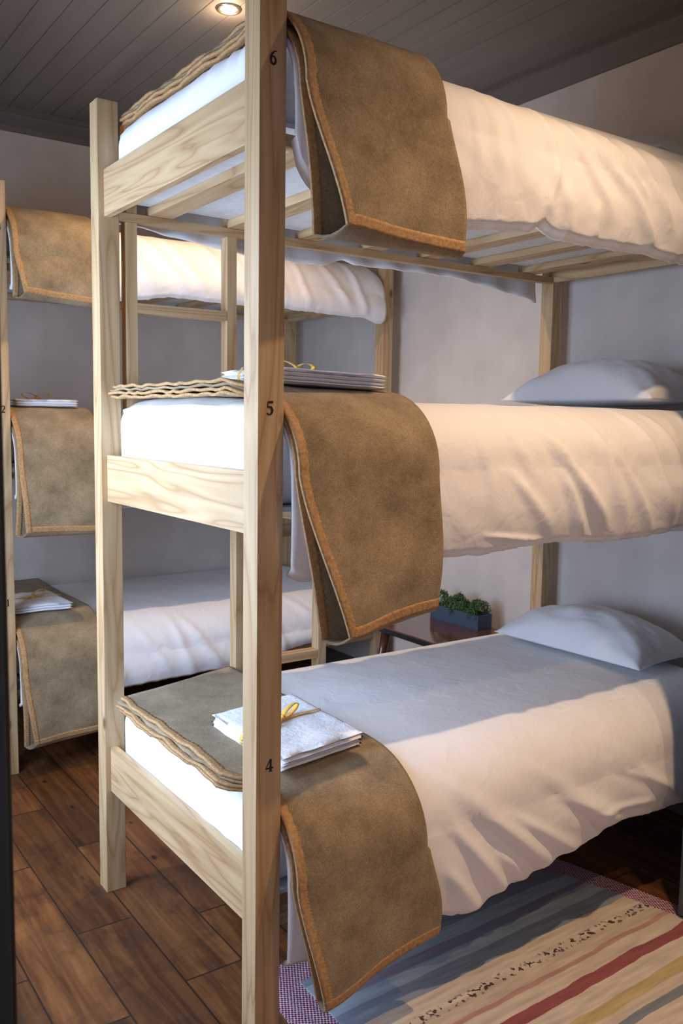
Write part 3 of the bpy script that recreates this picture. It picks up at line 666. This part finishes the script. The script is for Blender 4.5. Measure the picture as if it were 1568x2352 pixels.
# ------------------------------------------------------------------ folded linen with yellow ribbons
def bundle(quad, z, seed, layers, label, thick=0.034):
    """quad: four (x, y) corners in order: near-left, near-right, far-right, far-left"""
    c = Vector((sum(p[0] for p in quad)/4, sum(p[1] for p in quad)/4, z)); root = empty('folded_linen', c, label, 'towels', 'ribboned linen bundles')
    q = [Vector((p[0]-c.x, p[1]-c.y, 0)) for p in quad]
    def P(u, v): return (q[0]*(1-u)+q[1]*u)*(1-v)+(q[3]*(1-u)+q[2]*u)*v
    h = thick/layers
    for k in range(layers):
        bm = bmesh.new(); n = 26; top, bot = [], []
        sx, sy = random.Random(seed+k).uniform(-0.012, 0.012), random.Random(seed+k+50).uniform(-0.010, 0.010)
        for i in range(n+1):
            a, b = [], []
            for j in range(n+1):
                u, v = i/n, j/n
                du, dv = min(u, 1-u), min(v, 1-v)
                e = min(1.0, min(du, dv)/0.05); rr = math.sqrt(max(0, 1-(1-e)**2))
                p = P(u+sx*(1), v+sy)+Vector((0.003*nz(v*6, k, seed)*(du < .01), 0.003*nz(u*6, k, seed)*(dv < .01), 0))
                base = h*k+0.002*nz(u*3, v*3, seed)+0.0008
                crest = 0.0035*nz(u*4, v*4, seed+k)*(k == layers-1)
                a.append(p+Vector((0, 0, base+h*(0.5+0.48*rr)+crest))); b.append(p+Vector((0, 0, base+h*(0.5-0.48*rr))))
            top.append(a); bot.append(b)
        A = grid(bm, top); B = grid(bm, bot)
        for i in range(n):
            for f in ((A[i][0], A[i+1][0], B[i+1][0], B[i][0]), (A[i][n], B[i][n], B[i+1][n], A[i+1][n]), (A[0][i], B[0][i], B[0][i+1], A[0][i+1]), (A[n][i], A[n][i+1], B[n][i+1], B[n][i])): bm.faces.new(f)
        link('linen_sheet', bm, TOWEL, root, True)
    def ribbon(name, pts, wid, side, parent):
        bm = bmesh.new(); rows = []
        for i, p in enumerate(pts):
            s = side(i/(len(pts)-1)) if callable(side) else side
            rows.append([p-s*wid/2, p, p+s*wid/2])
        grid(bm, rows); o = link(name, bm, RIB, parent, True); solid(o, 0.0007, 0.0); return o
    ax = (q[1]-q[0]).normalized(); ay = (q[3]-q[0]).normalized(); zt = thick+0.0035
    pts = []
    ccx = P(0.5, 0.55)
    w2 = (q[1]-q[0]).length/2
    pts = [ccx-ax*(w2+0.003)+Vector((0, 0, 0.004)), ccx-ax*(w2+0.004)+Vector((0, 0, thick*0.6)), ccx-ax*(w2-0.006)+Vector((0, 0, zt))]
    pts += [ccx+ax*(w2-0.006)*(-1+2*t/8)+Vector((0, 0, zt+0.001*math.sin(t))) for t in range(1, 9)]
    pts += [ccx+ax*(w2+0.004)+Vector((0, 0, thick*0.6)), ccx+ax*(w2+0.003)+Vector((0, 0, 0.004))]
    ribbon('ribbon', pts, 0.011, ay, root)
    # bow
    K = ccx+Vector((0, 0, zt+0.004))
    bow = link('bow', (lambda b: (bmesh.ops.create_uvsphere(b, u_segments=10, v_segments=8, radius=0.008), b)[1])(bmesh.new()), RIB, root, True)
    for v in bow.data.vertices: v.co = Vector((v.co.x*1.0, v.co.y*1.0, v.co.z*0.7))+K
    rr = random.Random(seed)
    for sgn, ang in ((1, 0.5+rr.uniform(-.2, .2)), (-1, 0.3+rr.uniform(-.2, .2))):
        d = (ax*math.cos(ang)+ay*math.sin(ang))*sgn; loop = []
        for t in range(17):
            a = 2*PI*t/16; r_ = 0.036
            loop.append(K+d*(r_-r_*math.cos(a))+Vector((0, 0, 0.004+0.011*math.sin(a)*(1 if True else 0)+0.010*(1-math.cos(a))/2)))
        s = (ay*math.cos(ang)-ax*math.sin(ang)); ribbon('bow_loop', loop, 0.015, s, root)
        tail = [K+d*(0.012*t)+s*(0.006*t*sgn)+Vector((0, 0, 0.004*math.sin(t*1.1)-0.0005*t)) for t in range(6)]
        ribbon('ribbon_tail', tail, 0.010, (s+Vector((0, 0, 0.3))).normalized(), root)
    return root
zt = lambda li: MFRONT[li]+0.0085+0.040*(0.8, 0.55, 0.6)[li]+(0.002, 0.004, 0)[li]
ztr = lambda li: MTOP[li]+0.0475
bundle([(0.111, 0.080), (0.371, 0.125), (0.384, 0.480), (0.116, 0.440)], zt(0), 3, 4, 'folded white linen with yellow bow on the lowest front bed blanket')
_b5 = bundle([(0.115, 0.120), (0.420, 0.110), (0.405, 0.42), (0.130, 0.43)], zt(1), 7, 4, 'folded white linen with yellow bow on the middle front bed', 0.036)
_b5.rotation_euler = (0, 0.035, 0); _b5.location.z -= 0.001
bundle([(DX+0.080, DY+0.105), (DX+0.325, DY+0.100), (DX+0.315, DY+0.40), (DX+0.09, DY+0.41)], ztr(0), 9, 3, 'folded white linen with yellow bow on the lowest rear bed', 0.030)
bundle([(DX+0.110, DY+0.105), (DX+0.365, DY+0.100), (DX+0.355, DY+0.40), (DX+0.12, DY+0.41)], ztr(1), 12, 3, 'folded white linen bundle on the middle rear bed', 0.030)

# ------------------------------------------------------------------ nightstand and planter
ns = empty('side_table', (1.69, 1.34, 0), 'low glossy red-brown wooden side table with black edge between the bunks', 'side table')
def at(x, y, z): return (x-1.73, y-1.42, z)
bm = bmesh.new(); box(bm, -0.205, 0.205, -0.30, 0.30, 0.502, 0.520, bev=0.003); link('table_top', bm, TABLE, ns)
bm = bmesh.new(); box(bm, -0.209, 0.209, -0.304, 0.304, 0.494, 0.5145, bev=0.002); o = link('table_edge', bm, BLACK, ns); o['label'] = 'black edge band'
for sx, sy in ((-1, -1), (-1, 1), (1, -1), (1, 1)):
    bm = bmesh.new(); rings = []
    for k, (z, r_) in enumerate(((0.0, 0.012), (0.25, 0.018), (0.494, 0.024))):
        cx = sx*(0.185-0.05*z/0.494); cy = sy*(0.285-0.07*z/0.494)
        rings.append([bm.verts.new((cx+r_*math.cos(a*PI/6), cy+r_*math.sin(a*PI/6), z)) for a in range(12)])
    for a, b in zip(rings, rings[1:]):
        for i in range(12): bm.faces.new((a[i], a[(i+1) % 12], b[(i+1) % 12], b[i]))
    bm.faces.new(rings[0]); bm.faces.new(rings[-1]); link('table_leg', bm, TABLE, ns, True)
pr_ = empty('planter', (1.835, 1.38, 0.52), 'long slate blue planter box of clipped green leaves on the side table', 'planter')
bm = bmesh.new()
x0, x1, y0, y1, z0, z1, t_ = -0.042, 0.042, -0.170, 0.150, 0.0, 0.066, 0.006
for b in ((x0, x1, y0, y0+t_, z0, z1), (x0, x1, y1-t_, y1, z0, z1), (x0, x0+t_, y0+t_, y1-t_, z0, z1), (x1-t_, x1, y0+t_, y1-t_, z0, z1), (x0+t_, x1-t_, y0+t_, y1-t_, z0, z0+0.006)): box(bm, *b, bev=0.0008)
link('planter_box', bm, PLANT, pr_)
bm = bmesh.new(); box(bm, x0+t_, x1-t_, y0+t_, y1-t_, 0.006, 0.056); link('soil', bm, SOIL, pr_)
bm = bmesh.new(); R = random.Random(5)
for k in range(5200):
    v = R.uniform(-1, 1); a = R.uniform(-0.15, PI+0.15); hump = 0.85+0.22*math.sin(v*7+1.0)+0.12*math.sin(v*17)
    rad = R.uniform(0.55, 1.0)**0.5
    c = Vector((0.046*hump*rad*math.cos(a), (y0+y1)/2+v*0.152, 0.058+0.066*hump*rad*math.sin(a)))
    d = Vector((R.gauss(0, 1), R.gauss(0, 1), R.gauss(0.4, 1))).normalized(); s = d.cross(Vector((R.gauss(0, 1), R.gauss(0, 1), R.gauss(0, 1)))).normalized()
    l_, w_ = R.uniform(0.007, 0.012), R.uniform(0.0035, 0.006)
    up_ = d.cross(s)*0.0015
    vs = [bm.verts.new(p) for p in (c, c+d*l_*0.5+s*w_*0.5+up_, c+d*l_, c+d*l_*0.5-s*w_*0.5+up_)]
    bm.faces.new((vs[0], vs[1], vs[2])); bm.faces.new((vs[0], vs[2], vs[3]))
link('foliage', bm, LEAF, pr_)

# ------------------------------------------------------------------ rug
rg = empty('striped_rug', (0, 0, 0), 'striped cotton rug with a red and white dotted border beside the front bunk', 'rug')
def polyslab(name, pts, z0, z1, m, parent, n=40):
    """bilinear patch with gentle ripples"""
    bm = bmesh.new(); q = [Vector((p[0], p[1], 0)) for p in pts]; top, bot = [], []
    for i in range(n+1):
        a, b = [], []
        for j in range(n+1):
            u, v = i/n, j/n; p = (q[0]*(1-u)+q[1]*u)*(1-v)+(q[3]*(1-u)+q[2]*u)*v
            z = z1+0.0015*nz(p.x*5, p.y*5, z1*50)
            a.append(Vector((p.x, p.y, z))); b.append(Vector((p.x, p.y, z0)))
        top.append(a); bot.append(b)
    A = grid(bm, top); B = grid(bm, bot)
    for i in range(n):
        for f in ((A[i][0], A[i+1][0], B[i+1][0], B[i][0]), (A[i][n], B[i][n], B[i+1][n], A[i+1][n]), (A[0][i], B[0][i], B[0][i+1], A[0][i+1]), (A[n][i], A[n][i+1], B[n][i+1], B[n][i])): bm.faces.new(f)
    return link(name, bm, m, parent)
polyslab('rug_border', [(0.02, -1.35), (1.66, -1.35), (1.275, 0.437), (0.17, 0.300)], 0.0003, 0.0045, DOTS, rg)
polyslab('rug_panel', [(0.23, -1.20), (1.62, -1.20), (1.200, 0.360), (0.253, 0.213)], 0.0030, 0.0085, RUG, rg)

# ------------------------------------------------------------------ grey wardrobe at the right, only its corner in view
wd = empty('wardrobe', (1.60, -0.40, 0), 'grey painted wardrobe whose corner shows at the right edge of the rug', 'wardrobe')
bm = bmesh.new(); box(bm, -0.264, 0.34, -0.25, 0.268, 0.010, 2.15, bev=0.004); link('cabinet_body', bm, CAB, wd)
for a, b in ((-0.250, -0.002), (0.002, 0.250)):
    bm = bmesh.new(); box(bm, -0.282, -0.2645, a, b, 0.06, 2.12, bev=0.003); link('cabinet_door', bm, CAB, wd)
wd.location.x += 0.0

# ------------------------------------------------------------------ ceiling downlights
for i, (x, y) in enumerate(LAMPS):
    d = empty('downlight', (x, y, CEIL), ('round recessed ceiling downlight between the two bunks', 'round recessed ceiling downlight above the near side of the front bunk', 'round recessed ceiling downlight nearest the near wall')[i], 'ceiling light', 'recessed ceiling downlights')
    pl_ = bpy.data.lights.new('ceiling_glow_fill', 'POINT'); pl_.energy = (2.2, 1.2, 1.0)[i]; pl_.color = WARM; pl_.shadow_soft_size = 0.02  # extra point light added below each downlight to brighten the ceiling around it
    po = bpy.data.objects.new('ceiling_glow_fill', pl_); COL.objects.link(po); po.location = (x, y, CEIL-0.06)
    bm = bmesh.new(); prof = [(0.044, -0.001), (0.044, -0.005), (0.036, -0.008), (0.030, -0.005), (0.028, -0.001)]
    R_ = [[bm.verts.new((r_*math.cos(2*PI*k/32), r_*math.sin(2*PI*k/32), z)) for k in range(32)] for r_, z in prof]
    for a, b in zip(R_, R_[1:]):
        for k in range(32): bm.faces.new((a[k], a[(k+1) % 32], b[(k+1) % 32], b[k]))
    link('lamp_ring', bm, METAL, d, True)
    bm = bmesh.new(); cen = bm.verts.new((0, 0, -0.004)); rr_ = [bm.verts.new((0.0275*math.cos(2*PI*k/32), 0.0275*math.sin(2*PI*k/32), -0.002)) for k in range(32)]
    for k in range(32): bm.faces.new((cen, rr_[k], rr_[(k+1) % 32]))
    link('lamp_glass', bm, GLOW, d, True)
